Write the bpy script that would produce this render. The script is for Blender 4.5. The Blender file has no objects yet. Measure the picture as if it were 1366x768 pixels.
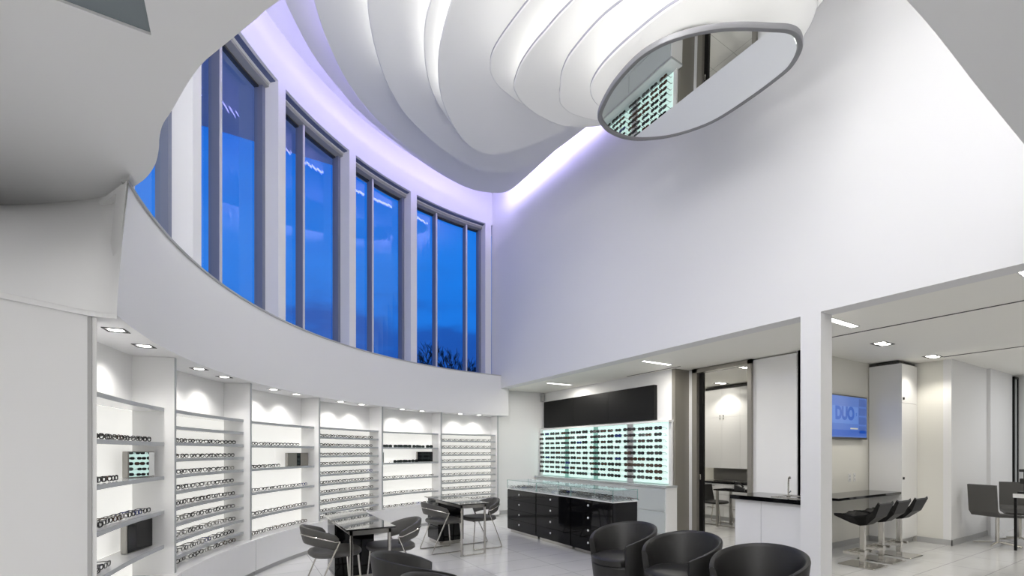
import bpy, bmesh, math, random
from mathutils import Vector, Matrix
from mathutils.geometry import tessellate_polygon
random.seed(7)
R_ = math.radians
PI = math.pi
COL = bpy.context.scene.collection

# ------------------------------------------------------------------ materials
def mat(name, col, rough=0.5, metal=0.0, emit=None, estr=0.0, spec=0.5, coat=0.0, noise=0.0):
    m = bpy.data.materials.new(name); m.use_nodes = True
    nt = m.node_tree; b = nt.nodes['Principled BSDF']
    b.inputs['Base Color'].default_value = (*col, 1)
    b.inputs['Roughness'].default_value = rough
    b.inputs['Metallic'].default_value = metal
    b.inputs['Specular IOR Level'].default_value = spec
    b.inputs['Coat Weight'].default_value = coat
    b.inputs['Coat Roughness'].default_value = 0.03
    if emit:
        b.inputs['Emission Color'].default_value = (*emit, 1)
        b.inputs['Emission Strength'].default_value = estr
    if noise:
        tc = nt.nodes.new('ShaderNodeTexCoord'); n = nt.nodes.new('ShaderNodeTexNoise')
        n.inputs['Scale'].default_value = 60; n.inputs['Detail'].default_value = 4
        bp = nt.nodes.new('ShaderNodeBump'); bp.inputs['Strength'].default_value = noise
        bp.inputs['Distance'].default_value = 0.004
        nt.links.new(tc.outputs['Object'], n.inputs['Vector'])
        nt.links.new(n.outputs['Fac'], bp.inputs['Height'])
        nt.links.new(bp.outputs['Normal'], b.inputs['Normal'])
    return m

def glass_mat(name, tint, ior=1.45, gain=1.0):
    m = bpy.data.materials.new(name); m.use_nodes = True
    nt = m.node_tree; nt.nodes.clear()
    o = nt.nodes.new('ShaderNodeOutputMaterial'); t = nt.nodes.new('ShaderNodeBsdfTransparent')
    g = nt.nodes.new('ShaderNodeBsdfGlossy'); f = nt.nodes.new('ShaderNodeFresnel'); x = nt.nodes.new('ShaderNodeMixShader')
    mu = nt.nodes.new('ShaderNodeMath'); mu.operation = 'MULTIPLY'; mu.inputs[1].default_value = gain
    t.inputs['Color'].default_value = (*tint, 1); g.inputs['Roughness'].default_value = 0.01
    g.inputs['Color'].default_value = (0.9, 0.95, 1, 1)
    f.inputs['IOR'].default_value = ior
    nt.links.new(f.outputs[0], mu.inputs[0]); nt.links.new(mu.outputs[0], x.inputs[0])
    nt.links.new(t.outputs[0], x.inputs[1]); nt.links.new(g.outputs[0], x.inputs[2]); nt.links.new(x.outputs[0], o.inputs['Surface'])
    return m

def floor_mat():
    m = mat('polished_tile', (0.72, 0.72, 0.72), 0.09, spec=0.6)
    nt = m.node_tree; b = nt.nodes['Principled BSDF']
    tc = nt.nodes.new('ShaderNodeTexCoord'); br = nt.nodes.new('ShaderNodeTexBrick')
    br.offset = 0.0; br.inputs['Scale'].default_value = 1.0
    br.inputs['Brick Width'].default_value = 0.9; br.inputs['Row Height'].default_value = 0.45
    br.inputs['Mortar Size'].default_value = 0.004; br.inputs['Mortar Smooth'].default_value = 0.3
    br.inputs['Color1'].default_value = (0.74, 0.74, 0.735, 1); br.inputs['Color2'].default_value = (0.70, 0.70, 0.70, 1)
    br.inputs['Mortar'].default_value = (0.36, 0.36, 0.36, 1)
    n = nt.nodes.new('ShaderNodeTexNoise'); n.inputs['Scale'].default_value = 3.0; n.inputs['Detail'].default_value = 8
    mx = nt.nodes.new('ShaderNodeMixRGB'); mx.blend_type = 'MULTIPLY'; mx.inputs[0].default_value = 0.12
    nt.links.new(tc.outputs['Object'], br.inputs['Vector']); nt.links.new(tc.outputs['Object'], n.inputs['Vector'])
    nt.links.new(br.outputs['Color'], mx.inputs[1]); nt.links.new(n.outputs['Fac'], mx.inputs[2])
    nt.links.new(mx.outputs[0], b.inputs['Base Color'])
    return m

WHITE = mat('white_paint', (0.78, 0.78, 0.785), 0.6, noise=0.02)
WARMW = mat('warm_white_paint', (0.72, 0.71, 0.66), 0.6, noise=0.02)
WARMC = mat('warm_white_ceiling', (0.92, 0.91, 0.86), 0.6)
EDGESHADE = mat('tier_edge_shade', (0.26, 0.26, 0.30), 0.5)  # shade colour for the rims of the lower tiers
CANOPY = mat('canopy_white', (0.80, 0.80, 0.79), 0.55)
GREYC = mat('grey_ceiling_paint', (0.82, 0.825, 0.835), 0.7, noise=0.02)
TRIM = mat('grey_trim', (0.42, 0.42, 0.42), 0.45)
DARKLINE = mat('dark_reveal', (0.05, 0.05, 0.05), 0.6)
TEALGREY = mat('teal_grey_panel', (0.20, 0.235, 0.255), 0.5)
LAM = mat('white_laminate', (0.80, 0.80, 0.80), 0.12, coat=0.3)
SHELF = mat('shelf_acrylic', (0.42, 0.44, 0.45), 0.25)
LIT = mat('backlit_panel', (0.85, 0.85, 0.82), 0.4, emit=(1.0, 0.985, 0.94), estr=0.52)
TEAL = mat('backlit_teal_glass', (0.62, 0.80, 0.75), 0.15, emit=(0.72, 0.96, 0.89), estr=0.70)
TEALD = mat('teal_side_glass', (0.22, 0.42, 0.38), 0.1, emit=(0.3, 0.62, 0.53), estr=0.35)
BLACKG = mat('black_gloss', (0.004, 0.004, 0.005), 0.05, spec=0.3)
BLACKT = mat('black_desk_glass', (0.006, 0.006, 0.007), 0.04, spec=0.7, coat=0.6)
BLACKM = mat('black_satin', (0.006, 0.006, 0.006), 0.4, spec=0.2)
BLACKP = mat('black_plastic', (0.015, 0.015, 0.015), 0.3)
CHROME = mat('chrome', (0.62, 0.60, 0.56), 0.16, metal=1.0)
STEEL = mat('brushed_steel', (0.36, 0.35, 0.33), 0.32, metal=1.0)
TAUPE = mat('taupe_reflection', (0.27, 0.255, 0.225), 0.35, metal=0.3)
LEATHER = mat('charcoal_leather', (0.017, 0.0165, 0.016), 0.45, noise=0.15)
LEATHER2 = mat('grey_leather', (0.085, 0.083, 0.078), 0.5, noise=0.15)
MIRROR = mat('mirror_silver', (0.75, 0.77, 0.775), 0.0, metal=1.0)
RIMM = mat('grey_rim', (0.20, 0.20, 0.21), 0.4, metal=0.2)
COVE = mat('cove_led_white', (1, 1, 1), 0.5, emit=(1.0, 0.985, 0.93), estr=5.6)
COVEL = mat('cove_led_soft', (1, 1, 1), 0.5, emit=(1.0, 0.985, 0.94), estr=8.5)
COVEP2 = mat('cove_led_violet_bright', (0.8, 0.7, 1), 0.5, emit=(0.48, 0.43, 1.0), estr=12.5)
COVEP3 = mat('cove_led_violet_wall', (0.8, 0.7, 1), 0.5, emit=(0.58, 0.52, 1.0), estr=55.0)
COVEP = mat('cove_led_violet', (0.8, 0.7, 1), 0.5, emit=(0.50, 0.42, 1.0), estr=11.0)
LAMP = mat('lamp_face', (1, 1, 1), 0.5, emit=(1.0, 0.97, 0.9), estr=9.0)
SCREEN = mat('screen_blue', (0.02, 0.05, 0.2), 0.2, emit=(0.045, 0.11, 0.34), estr=1.0)
SCREEN2 = mat('screen_pale_blue', (0.02, 0.05, 0.2), 0.2, emit=(0.07, 0.16, 0.42), estr=1.0)
SCREEN3 = mat('screen_deep_blue', (0.02, 0.05, 0.2), 0.2, emit=(0.02, 0.06, 0.22), estr=1.0)
SCREENT = mat('screen_lettering', (0.02, 0.05, 0.2), 0.2, emit=(0.0, 0.055, 0.30), estr=1.0)
SCREENY = mat('screen_caption', (0.3, 0.3, 0.2), 0.2, emit=(0.35, 0.36, 0.33), estr=0.8)
WINF = mat('window_frame_blue_grey', (0.17, 0.19, 0.27), 0.4)
WINL = mat('window_frame_pale', (0.62, 0.61, 0.64), 0.4)
WINH = mat('window_head_grey', (0.36, 0.36, 0.35), 0.45)
BLIND = mat('blind_pocket', (0.11, 0.14, 0.26), 0.5)
PANE = glass_mat('window_glass', (0.86, 0.92, 1.0), 1.5, 0.09)
CASEG = glass_mat('case_glass', (0.985, 0.995, 0.99), 1.45, 0.3)
CASEE = mat('glass_edge_teal', (0.25, 0.42, 0.40), 0.1)
GREYDRAWER = mat('pale_grey_glass', (0.56, 0.60, 0.60), 0.12, coat=0.3)
SPLASH = mat('grey_splashback', (0.25, 0.24, 0.22), 0.35)
BARK = mat('bark_dark', (0.02, 0.018, 0.02), 0.9)
GREYB = mat('grey_cone', (0.45, 0.45, 0.46), 0.6)
FLOOR = floor_mat()
GLASSC = {'black': mat('acetate_black', (0.01, 0.01, 0.01), 0.2), 'brown': mat('acetate_brown', (0.06, 0.03, 0.018), 0.2),
          'grey': mat('metal_gunmetal', (0.12, 0.12, 0.12), 0.3, metal=0.6), 'blue': mat('acetate_blue', (0.015, 0.03, 0.16), 0.2),
          'silver': mat('metal_silver', (0.35, 0.34, 0.32), 0.3, metal=0.7)}
LENS = {'black': mat('lens_black', (0.008, 0.008, 0.01), 0.06), 'brown': mat('lens_brown', (0.05, 0.022, 0.012), 0.06),
        'blue': mat('lens_blue', (0.01, 0.02, 0.14), 0.06), 'grey': mat('lens_grey', (0.06, 0.07, 0.07), 0.06)}

# ------------------------------------------------------------------ mesh builder
class MB:
    def __init__(s): s.v = []; s.f = []
    def add(s, vs, fs):
        o = len(s.v); s.v += [tuple(p) for p in vs]; s.f += [tuple(i + o for i in f) for f in fs]; return s
    def box(s, x0, x1, y0, y1, z0, z1):
        return s.add([(x0,y0,z0),(x1,y0,z0),(x1,y1,z0),(x0,y1,z0),(x0,y0,z1),(x1,y0,z1),(x1,y1,z1),(x0,y1,z1)],
                     [(0,3,2,1),(4,5,6,7),(0,1,5,4),(1,2,6,5),(2,3,7,6),(3,0,4,7)])
    def bbox(s, x0, x1, y0, y1, z0, z1, r=0.01):     # box with rounded vertical edges and softened rims
        r = min(r, (x1-x0)/2.01, (y1-y0)/2.01)
        def ring(d, z):
            o = []
            for cx, cy, a in ((x1-r,y1-r,0),(x0+r,y1-r,90),(x0+r,y0+r,180),(x1-r,y0+r,270)):
                for k in range(4):
                    t = R_(a + k*30); o.append((cx+(r-d)*math.cos(t), cy+(r-d)*math.sin(t), z))
            return o
        e = min(r*0.5, (z1-z0)/2.5)
        return s.rings([ring(e, z0), ring(0, z0+e), ring(0, z1-e), ring(e, z1)], True, True)
    def rings(s, rs, closed=True, caps=False):
        n = len(rs[0]); vs = [p for r in rs for p in r]; fs = []
        for i in range(len(rs)-1):
            for j in range(n if closed else n-1):
                k = (j+1) % n
                fs.append((i*n+j, i*n+k, (i+1)*n+k, (i+1)*n+j))
        if caps:
            fs.append(tuple(range(n-1, -1, -1))); b = (len(rs)-1)*n; fs.append(tuple(range(b, b+n)))
        return s.add(vs, fs)
    def tube(s, pts, r, n=8, closed=False):
        P = [Vector(p) for p in pts]; rs = []; m = len(P)
        up = None
        for i, p in enumerate(P):
            if closed: t = P[(i+1) % m] - P[i-1]
            else: t = P[min(i+1, m-1)] - P[max(i-1, 0)]
            t.normalize()
            if up is None:
                up = Vector((0,0,1)) if abs(t.z) < 0.9 else Vector((1,0,0))
            a = t.cross(up)
            if a.length < 1e-4: a = t.cross(Vector((0,1,0)))
            a.normalize(); b = a.cross(t).normalized(); up = b
            rr = r[i] if isinstance(r, (list, tuple)) else r
            rs.append([p + rr*(math.cos(2*PI*k/n)*a + math.sin(2*PI*k/n)*b) for k in range(n)])
        if closed: return s.rings(rs + [rs[0]], True, False)
        return s.rings(rs, True, True)
    def prism(s, poly, z0, z1, holes=()):
        loops = [poly] + list(holes)
        flat = [p for l in loops for p in l]
        tris = tessellate_polygon([[Vector((x, y, 0)) for x, y in l] for l in loops])
        n = len(flat)
        vs = [(x, y, z0) for x, y in flat] + [(x, y, z1) for x, y in flat]; fs = []
        for a, b, c in tris:
            A, B, Cc = flat[a], flat[b], flat[c]
            if (B[0]-A[0])*(Cc[1]-A[1]) - (B[1]-A[1])*(Cc[0]-A[0]) < 0: b, c = c, b
            fs += [(a, c, b), (a+n, b+n, c+n)]
        o = 0
        for l in loops:
            m = len(l)
            for i in range(m):
                j = (i+1) % m; fs.append((o+i, o+j, o+j+n, o+i+n))
            o += m
        return s.add(vs, fs)
    def arc(s, c, r0, r1, a0, a1, z0, z1, n=None, yoff=0):      # curved slab about c; angles in degrees
        n = n or max(2, int(abs(a1-a0)/1.2)+1)
        sec = []
        for i in range(n+1):
            a = R_(a0 + (a1-a0)*i/n); cs, sn = math.cos(a), math.sin(a)
            sec.append([(c[0]+r*cs, c[1]+r*sn, z) for r, z in ((r0,z0),(r1,z0),(r1,z1),(r0,z1))])
        return s.rings(sec, True, True)
    def lathe(s, prof, n=32, c=(0,0)):
        return s.rings([[(c[0]+r*math.cos(2*PI*k/n), c[1]+r*math.sin(2*PI*k/n), z) for k in range(n)] for r, z in prof], True, True)
    def build(s, name, m, parent=None, smooth=False, loc=None):
        me = bpy.data.meshes.new(name); me.from_pydata(s.v, [], s.f)
        bm = bmesh.new(); bm.from_mesh(me); bmesh.ops.recalc_face_normals(bm, faces=bm.faces); bm.to_mesh(me); bm.free()
        if smooth:
            me.polygons.foreach_set('use_smooth', [True]*len(me.polygons))
            me.set_sharp_from_angle(angle=R_(40))
        me.materials.append(m)
        o = bpy.data.objects.new(name, me); COL.objects.link(o)
        if parent: o.parent = parent
        if loc: o.location = loc
        return o

def tag(o, label, cat, group=None):
    o['label'] = label; o['category'] = cat
    if group: o['group'] = group
    return o
def thing(name, label, cat, loc=(0,0,0), rz=0.0, group=None):
    o = bpy.data.objects.new(name, None); COL.objects.link(o); o.empty_display_size = 0.1
    o.location = loc; o.rotation_euler = (0, 0, rz)
    return tag(o, label, cat, group)
def struct(o, label=None):
    o['kind'] = 'structure'
    if label: o['label'] = label
    return o
def dup(root, loc, rz, label, group=None):
    r = root.copy(); COL.objects.link(r); r.location = loc; r.rotation_euler = (0, 0, rz); r['label'] = label
    if group: r['group'] = group
    for ch in KIDS[root.name]:
        c = ch.copy(); COL.objects.link(c); c.parent = r
        for g in KIDS.get(ch.name, ()):
            d = g.copy(); COL.objects.link(d); d.parent = c
    return r
KIDS = {}
def kids(root, *objs):
    KIDS[root.name] = list(objs); return root

# ------------------------------------------------------------------ layout numbers (metres; x = away-right, y = along the tall wall)
XW = 5.23               # face of the tall wall
ZS = 2.957              # underside of the tall wall / low ceilings
CZ = 2.975
C = (5.25, 3.3)         # centre of the curved window wall
ZB, ZSILL, ZH, ZTOP = 2.325, 3.24, 6.86, 7.62
RB, RW, RG = 5.87, 6.27, 6.56
ZC = 3.30

# ------------------------------------------------------------------ the shell
struct(MB().box(-5, 13.2, -4, 10.4, -0.1, 0).build('floor', FLOOR))
# tall wall over the openings
struct(MB().box(XW, XW+0.235, -4, 9.62, ZS, ZTOP).build('wall_right', WHITE))
struct(MB().box(XW, XW+0.235, 2.44, 2.641, 0, ZS).build('wall_column', WHITE))
# bulkhead band under the windows, its slanting left end, the sill
m = MB(); n = 96; sec = []
for i in range(n+1):
    t = i/n; row = []
    for r, z, a0 in ((RB, ZB, 177.3), (RB, ZSILL, 175.0), (RW+0.5, ZSILL, 164.5), (RW+0.5, ZSILL-0.05, 164.5), (RB+0.08, ZSILL-0.05, 174.0), (RB+0.08, ZB+0.05, 176.3), (RW+0.05, ZB+0.05, 173.5), (RW+0.05, ZB, 173.5)):
        a = R_(a0 + (88.2-a0)*t); row.append((C[0]+r*math.cos(a), C[1]+r*math.sin(a), z))
    sec.append(row)
struct(m.rings(sec, True, True).build('wall_window_band', WHITE, smooth=True))
struct(MB().arc(C, RB-0.012, RB+0.03, 174.9, 88.2, ZSILL-0.008, ZSILL+0.012, 96).build('trim_1', TRIM))
struct(MB().arc(C, RW+0.06, RW+0.5, 165.5, 88, 0, ZSILL-0.05, 90).build('wall_window', WHITE))
# band above the windows
struct(MB().arc(C, RW, RW+0.5, 200, 87, ZH, ZTOP, 110).build('wall_window_head', WHITE, smooth=True))
struct(MB().arc(C, RW, RW+0.5, 200, 168.9, ZC+0.13, ZH, 30).build('wall_window_left', WHITE, smooth=True))
struct(MB().arc(C, RW+0.045, RW+0.125, 168.9, 90.2, ZH-0.012, ZH+0.001, 110).build('trim_2', BLIND))
struct(MB().arc(C, RW+0.125, RW+0.15, 168.9, 90.2, ZH-0.03, ZH+0.001, 110).build('trim_3', LAM))
# top ceiling
struct(MB().box(-5, XW+0.2, -4, 10.4, ZTOP, ZTOP+0.1).build('ceiling', WHITE))
# side closing wall of the upper hall (behind the camera's left)
struct(MB().box(-2.8, -2.6, -4, 2.2, 3.42, ZTOP).build('wall_left_upper', WHITE))
struct(MB().box(-5, XW, -4.1, -4, 0, ZTOP).build('wall_back', WARMW))
struct(MB().box(-5.1, -5, -4, 6.1, 0, ZTOP).build('wall_left_far', WHITE))
struct(MB().box(-5, -1.2, 6.0, 6.1, 0, ZTOP).build('wall_left_end', WHITE))

# low ceiling near the camera with its wavy free edge
WAV = [(0.16,2.04),(0.07,2.2),(-0.04,2.4),(-0.13,2.57),(-0.2,2.75),(-0.28,2.99),(-0.34,3.16),(-0.37,3.3),(-0.39,3.44),(-0.43,3.63),(-0.5,3.83),(-0.575,3.98)]
def spline(P, closed=False, k=6):
    n = len(P); out = []
    for i in range(n if closed else n-1):
        p0 = P[(i-1) % n] if closed or i > 0 else P[0]
        p1 = P[i]; p2 = P[(i+1) % n]
        p3 = P[(i+2) % n] if closed or i+2 < n else P[n-1]
        for j in range(k):
            t = j/k
            out.append(tuple(0.5*((2*b)+(-a+c)*t+(2*a-5*b+4*c-d)*t*t+(-a+3*b-3*c+d)*t**3) for a, b, c, d in zip(p0, p1, p2, p3)))
    if not closed: out.append(tuple(P[-1]))
    return out
edge = spline([(5.23,0.757),(4.2,0.757),(3.2,0.757),(2.3,0.757),(1.45,0.82),(0.95,1.1),(0.5,1.55)] + WAV, k=6)
poly = edge + [(-0.69,4.15),(-0.8,4.29),(-1.13,4.58),(-1.48,4.83),(-2.2,5.35),(-5,5.9),(-5,-4),(5.23,-4)]
hole = [(-1.6,1.5),(-0.31,1.5),(-0.31,2.51),(-1.6,2.51)]

struct(MB().prism(poly, ZC, ZC+0.12, [hole]).build('ceiling_low', GREYC))
m = MB(); m.prism([(-1.6,1.5),(-0.31,1.5),(-0.31,2.51),(-1.6,2.51)], ZC+0.012, ZC+0.10)
struct(m.build('trim_4', TEALGREY))
# left wall : lower flat wall and the flared piece up to the low ceiling
lowl = [(-2.6,2.52),(-1.6,3.1),(-1.046,3.418),(-0.739,3.598),(-0.61,3.592)]
m = MB()
m.add([(x,y,0) for x,y in lowl[:4]] + [(x,y,ZB-0.03) for x,y in lowl[:4]], [(i,i+1,i+5,i+4) for i in range(3)])
struct(m.build('wall_left', WHITE))
bot = [(-2.6,2.5),(-1.6,3.08),(-1.046,3.40),(-0.739,3.58),(-0.605,3.575)]
top = [(-2.9,5.55),(-2.2,5.25),(-1.48,4.83),(-1.13,4.58),(-0.80,4.29),(-0.69,4.13),(-0.585,3.85)]
bs = spline(bot, k=9); ts = spline(top, k=6); rows = []
for q in range(15):
    t = q/14
    rows.append([(b[0]+(p_[0]-b[0])*t, b[1]+(p_[1]-b[1])*t, ZB+(ZC+0.01-ZB)*t**0.8) for b, p_ in zip(bs, ts)])
struct(MB().rings(rows, False).build('wall_left_flare', WHITE, smooth=True))
m = MB(); b2 = spline(bot, k=6)
m.rings([[(x, y, ZB-0.03) for x, y in b2], [(x, y+0.002, ZB) for x, y in b2]], False)
m.rings([[(x, y, ZB-0.03) for x, y in b2], [(x-0.06, y+0.12, ZB-0.03) for x, y in b2]], False)
struct(m.build('trim_5', WHITE))

# low rooms behind the tall wall
struct(MB().box(XW+0.235, 13.2, -4, 10, CZ, CZ+0.1).build('ceiling_recess', WARMC))
m = MB(); m.box(6.585, 6.605, 5.3, 6.56, CZ-0.006, CZ+0.01); m.box(6.585, 6.605, 1.0, 3.0, CZ-0.006, CZ+0.01); m.box(9.44, 9.47, 0.6, 2.66, CZ-0.006, CZ+0.01)
struct(m.build('trim_6', DARKLINE))
struct(MB().box(5.2, 6.72, 9.55, 9.65, 0, CZ).build('wall_recess_end', WHITE))
struct(MB().box(6.7, 6.8, 5.57, 9.65, 0, CZ).build('wall_recess_back', WHITE))
struct(MB().box(6.70, 7.10, 5.50, 5.57, 0, CZ).build('wall_return', TAUPE))
m = MB(); m.box(7.08, 7.2, 5.39, 5.52, 0, CZ); struct(m.build('wall_door_side', WHITE))
struct(MB().box(7.08, 7.2, 3.62, 4.30, 0.0, CZ-0.02).build('wall_gloss_panel', LAM))
struct(MB().box(7.075, 7.2, 3.605, 3.625, 0, CZ-0.01).build('trim_7', TRIM))
struct(MB().box(7.06, 9.77, 3.53, 3.60, 0, CZ).build('wall_bar', WARMW))
struct(MB().box(7.06, 7.08, 3.53, 3.60, 0, CZ).build('trim_8', WHITE))
# wall right of the tall cabinet
struct(MB().box(9.76, 9.86, 2.75, 3.6, 0, CZ).build('wall_pier_left', WARMW))
struct(MB().box(9.76, 11.55, 2.65, 2.75, 0, CZ).build('wall_pier_front', WHITE))
struct(MB().box(13.1, 13.2, -4, 9.9, 0, CZ).build('wall_far', WHITE))
struct(MB().box(5.4, 13.2, -4.1, -4, 0, CZ).build('wall_far_back', WARMW))
m = MB(); m.box(9.748, 9.76, 2.638, 3.08, 0, 0.09); struct(m.build('baseboard_left', TRIM))
m = MB(); m.box(9.748, 11.56, 2.638, 2.65, 0, 0.09); struct(m.build('baseboard_right', TRIM))
m = MB(); m.box(7.08, 9.14, 3.518, 3.53, 0, 0.09); struct(m.build('baseboard_bar', TRIM))
m = MB(); m.box(5.25, 6.7, 9.538, 9.55, 0, 0.09); struct(m.build('baseboard_recess', TRIM))
# exam room shell
struct(MB().box(9.65, 9.75, 3.6, 9.6, 0, CZ).build('wall_exam_back', WARMW))
struct(MB().box(7.1, 9.7, 8.4, 8.5, 0, CZ).build('wall_exam_end', WARMW))
# sliding door frame
m = MB(); m.box(7.03, 7.2, 5.30, 5.40, 0, CZ-0.005); m.box(7.03, 7.2, 4.29, 4.36, 0, CZ-0.005); m.box(7.03, 7.2, 4.29, 5.40, CZ-0.075, CZ-0.005)
df = struct(m.build('door_1', TAUPE))
m = MB(); m.box(7.10, 7.15, 5.22, 5.30, 0, CZ-0.08); m.build('door_edge', BLACKM, df)
m = MB(); m.bbox(7.075, 7.10, 5.255, 5.28, 1.0, 1.1, 0.008); m.build('door_handle', CHROME, df)

# ------------------------------------------------------------------ windows with piers
PIERS = [165.0, 153.45, 138.05, 123.3, 109.3, 91.25]
hw = math.degrees(0.078/RW)
for i, a in enumerate(PIERS):
    m = MB(); e = 0.0
    m.arc(C, RW-0.004, RG+0.06, a-hw, a+hw, ZSILL, ZH, 2)
    struct(m.build('trim_%d' % (10+i), WHITE))
for i in range(len(PIERS)-1):
    a1, a0 = PIERS[i]-hw, PIERS[i+1]+hw
    d = math.degrees(1/RG)
    m = MB()
    m.arc(C, RG-0.08, RG+0.05, a1-0.05*d, a1, ZSILL, ZH, 1); m.arc(C, RG-0.08, RG+0.05, a0, a0+0.06*d, ZSILL, ZH, 1)
    m.arc(C, RG-0.04, RG+0.05, a1, a0, ZSILL, ZSILL+0.05)
    fr = struct(m.build('window_%d' % (i+1), WINF))
    m = MB(); m.arc(C, RG-0.14, RG+0.05, a1, a0, ZH-0.075, ZH)
    m.build('window_head', WINH, fr)
    m = MB(); m.arc(C, RG-0.02, RG+0.05, a1, a0, ZH-0.10, ZH-0.07); m.build('head_gasket', DARKLINE, fr)
    fr_ = (0.365, 0.76) if i == len(PIERS)-2 else (0.43,)
    for f in fr_:
        a = PIERS[i] + (PIERS[i+1]-PIERS[i])*f
        m = MB(); m.arc(C, RG-0.10, RG+0.04, a-0.018*d, a+0.018*d, ZSILL, ZH-0.07, 1); m.build('mullion', WINF, fr)
        m = MB(); m.arc(C, RG-0.112, RG-0.10, a-0.019*d, a+0.019*d, ZSILL, ZH-0.072, 1); m.build('mullion_cap', WINL, fr)
    m = MB(); k = max(2, int((a1-a0)))
    m.rings([[(C[0]+RG*math.cos(R_(a1+(a0-a1)*t/k)), C[1]+RG*math.sin(R_(a1+(a0-a1)*t/k)), z) for t in range(k+1)] for z in (ZSILL, ZH)], False)
    m.build('window_pane', PANE, fr)

# ------------------------------------------------------------------ sculpted ceiling canopy
TIERS = [   # (height, plan outline)
 ('A', 5.00, [(3.17,3.54),(3.03,3.49),(2.94,3.41),(2.89,3.31),(2.86,3.17),(2.855,3.02),(2.865,2.87),(2.885,2.72),(2.91,2.57),(2.95,2.42),(3.05,2.2),(3.22,2.02),(3.5,1.87),(3.84,1.83),(3.97,1.89),(4.07,1.99),(4.14,2.12),(4.18,2.4),(4.12,2.85),(3.95,3.22),(3.7,3.46),(3.42,3.55)]),
 ('B', 5.28, [(3.07,4.03),(2.96,3.93),(2.90,3.84),(2.81,3.70),(2.75,3.53),(2.735,3.37),(2.735,3.18),(2.75,3.01),(2.79,2.84),(2.88,2.5),(3.05,2.1),(3.4,1.75),(3.84,1.66),(4.1,1.78),(4.26,2.02),(4.36,2.5),(4.26,3.1),(4.0,3.65),(3.65,3.95),(3.3,4.06)]),
 ('C', 5.58, [(3.2,4.62),(2.91,4.56),(2.75,4.47),(2.67,4.39),(2.62,4.26),(2.58,4.09),(2.57,3.87),(2.585,3.65),(2.60,3.46),(2.63,3.25),(2.7,2.7),(2.85,2.1),(3.3,1.55),(3.84,1.42),(4.25,1.65),(4.45,2.2),(4.48,3.0),(4.3,3.8),(3.95,4.35),(3.55,4.6)]),
 ('D', 5.80, [(3.1,4.82),(2.86,4.78),(2.66,4.72),(2.50,4.61),(2.42,4.48),(2.38,4.35),(2.37,4.17),(2.38,3.95),(2.395,3.76),(2.41,3.6),(2.45,3.0),(2.55,2.2),(3.0,1.4),(3.84,1.1),(4.4,1.4),(4.62,2.2),(4.62,3.2),(4.4,4.1),(4.0,4.65),(3.5,4.83)]),
 ('E', 6.20, [(1.93,4.30),(1.945,4.5),(1.99,4.79),(2.08,5.16),(2.26,5.57),(2.48,5.89),(2.80,6.21),(3.1,6.40),(3.36,6.44),(3.62,6.3),(3.86,5.95),(4.06,5.55),(4.26,5.05),(4.5,4.3),(4.66,3.3),(4.7,2.2),(4.5,1.2),(3.8,0.75),(3.0,0.9),(2.4,1.7),(2.05,2.8),(1.94,3.7)]),
 ('F', 6.38, [(1.81,4.6),(1.82,4.75),(1.85,4.97),(1.93,5.24),(2.09,5.60),(2.32,5.94),(2.67,6.27),(2.99,6.49),(3.3,6.58),(3.62,6.48),(3.92,6.1),(4.16,5.6),(4.38,5.0),(4.6,4.2),(4.73,3.2),(4.76,2.0),(4.55,0.9),(3.8,0.45),(2.9,0.6),(2.2,1.5),(1.9,2.7),(1.81,3.7)]),
 ('G', 6.60, [(1.22,5.0),(1.28,5.29),(1.38,5.58),(1.56,5.96),(1.82,6.37),(2.16,6.75),(2.6,7.05),(3.05,7.27),(3.5,7.40),(3.95,7.42),(4.35,7.2),(4.6,6.6),(4.72,5.8),(4.8,4.8),(4.83,3.5),(4.83,2.0),(4.6,0.5),(3.8,-0.1),(2.6,0.1),(1.7,1.3),(1.25,2.8),(1.17,4.1)]),
 ('H', 6.85, [(0.70,5.6),(0.80,5.88),(0.90,6.12),(1.07,6.45),(1.37,6.90),(1.78,7.33),(2.36,7.75),(3.01,8.09),(3.65,8.32),(4.1,8.42),(4.45,8.40),(4.72,8.27),(4.84,8.05),(4.87,7.6),(4.88,7.0),(4.90,5.57),(4.91,4.0),(4.91,2.4),(4.85,1.0),(4.4,-0.3),(3.0,-0.8),(1.5,0.4),(0.8,2.0),(0.6,3.8),(0.63,5.0)]),
 ('I', 7.10, [(0.36,5.9),(0.53,6.34),(0.68,6.61),(0.92,6.98),(1.28,7.37),(1.77,7.80),(2.43,8.20),(3.12,8.53),(3.75,8.76),(4.3,8.86),(4.7,8.76),(4.93,8.4),(4.98,7.8),(4.98,7.0),(4.98,5.5),(4.98,4.0),(4.98,2.4),(4.9,0.8),(4.4,-0.8),(3.0,-1.4),(1.3,-0.2),(0.5,1.6),(0.15,3.6),(0.2,5.1)]),
]
can = thing('ceiling_canopy', 'huge white sculpted ceiling canopy of nested curved tiers with hidden cove lighting', 'ceiling canopy', (0,0,4.7))
def offset(P, d):
    n = len(P); out = []
    for i in range(n):
        a, b = P[i-1], P[(i+1) % n]; tx, ty = b[0]-a[0], b[1]-a[1]; l = math.hypot(tx, ty) or 1
        out.append((P[i][0]-ty/l*d, P[i][1]+tx/l*d))
    return out
def area(P): return 0.5*sum(P[i][0]*P[(i+1) % len(P)][1]-P[(i+1) % len(P)][0]*P[i][1] for i in range(len(P)))
K = 7
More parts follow.
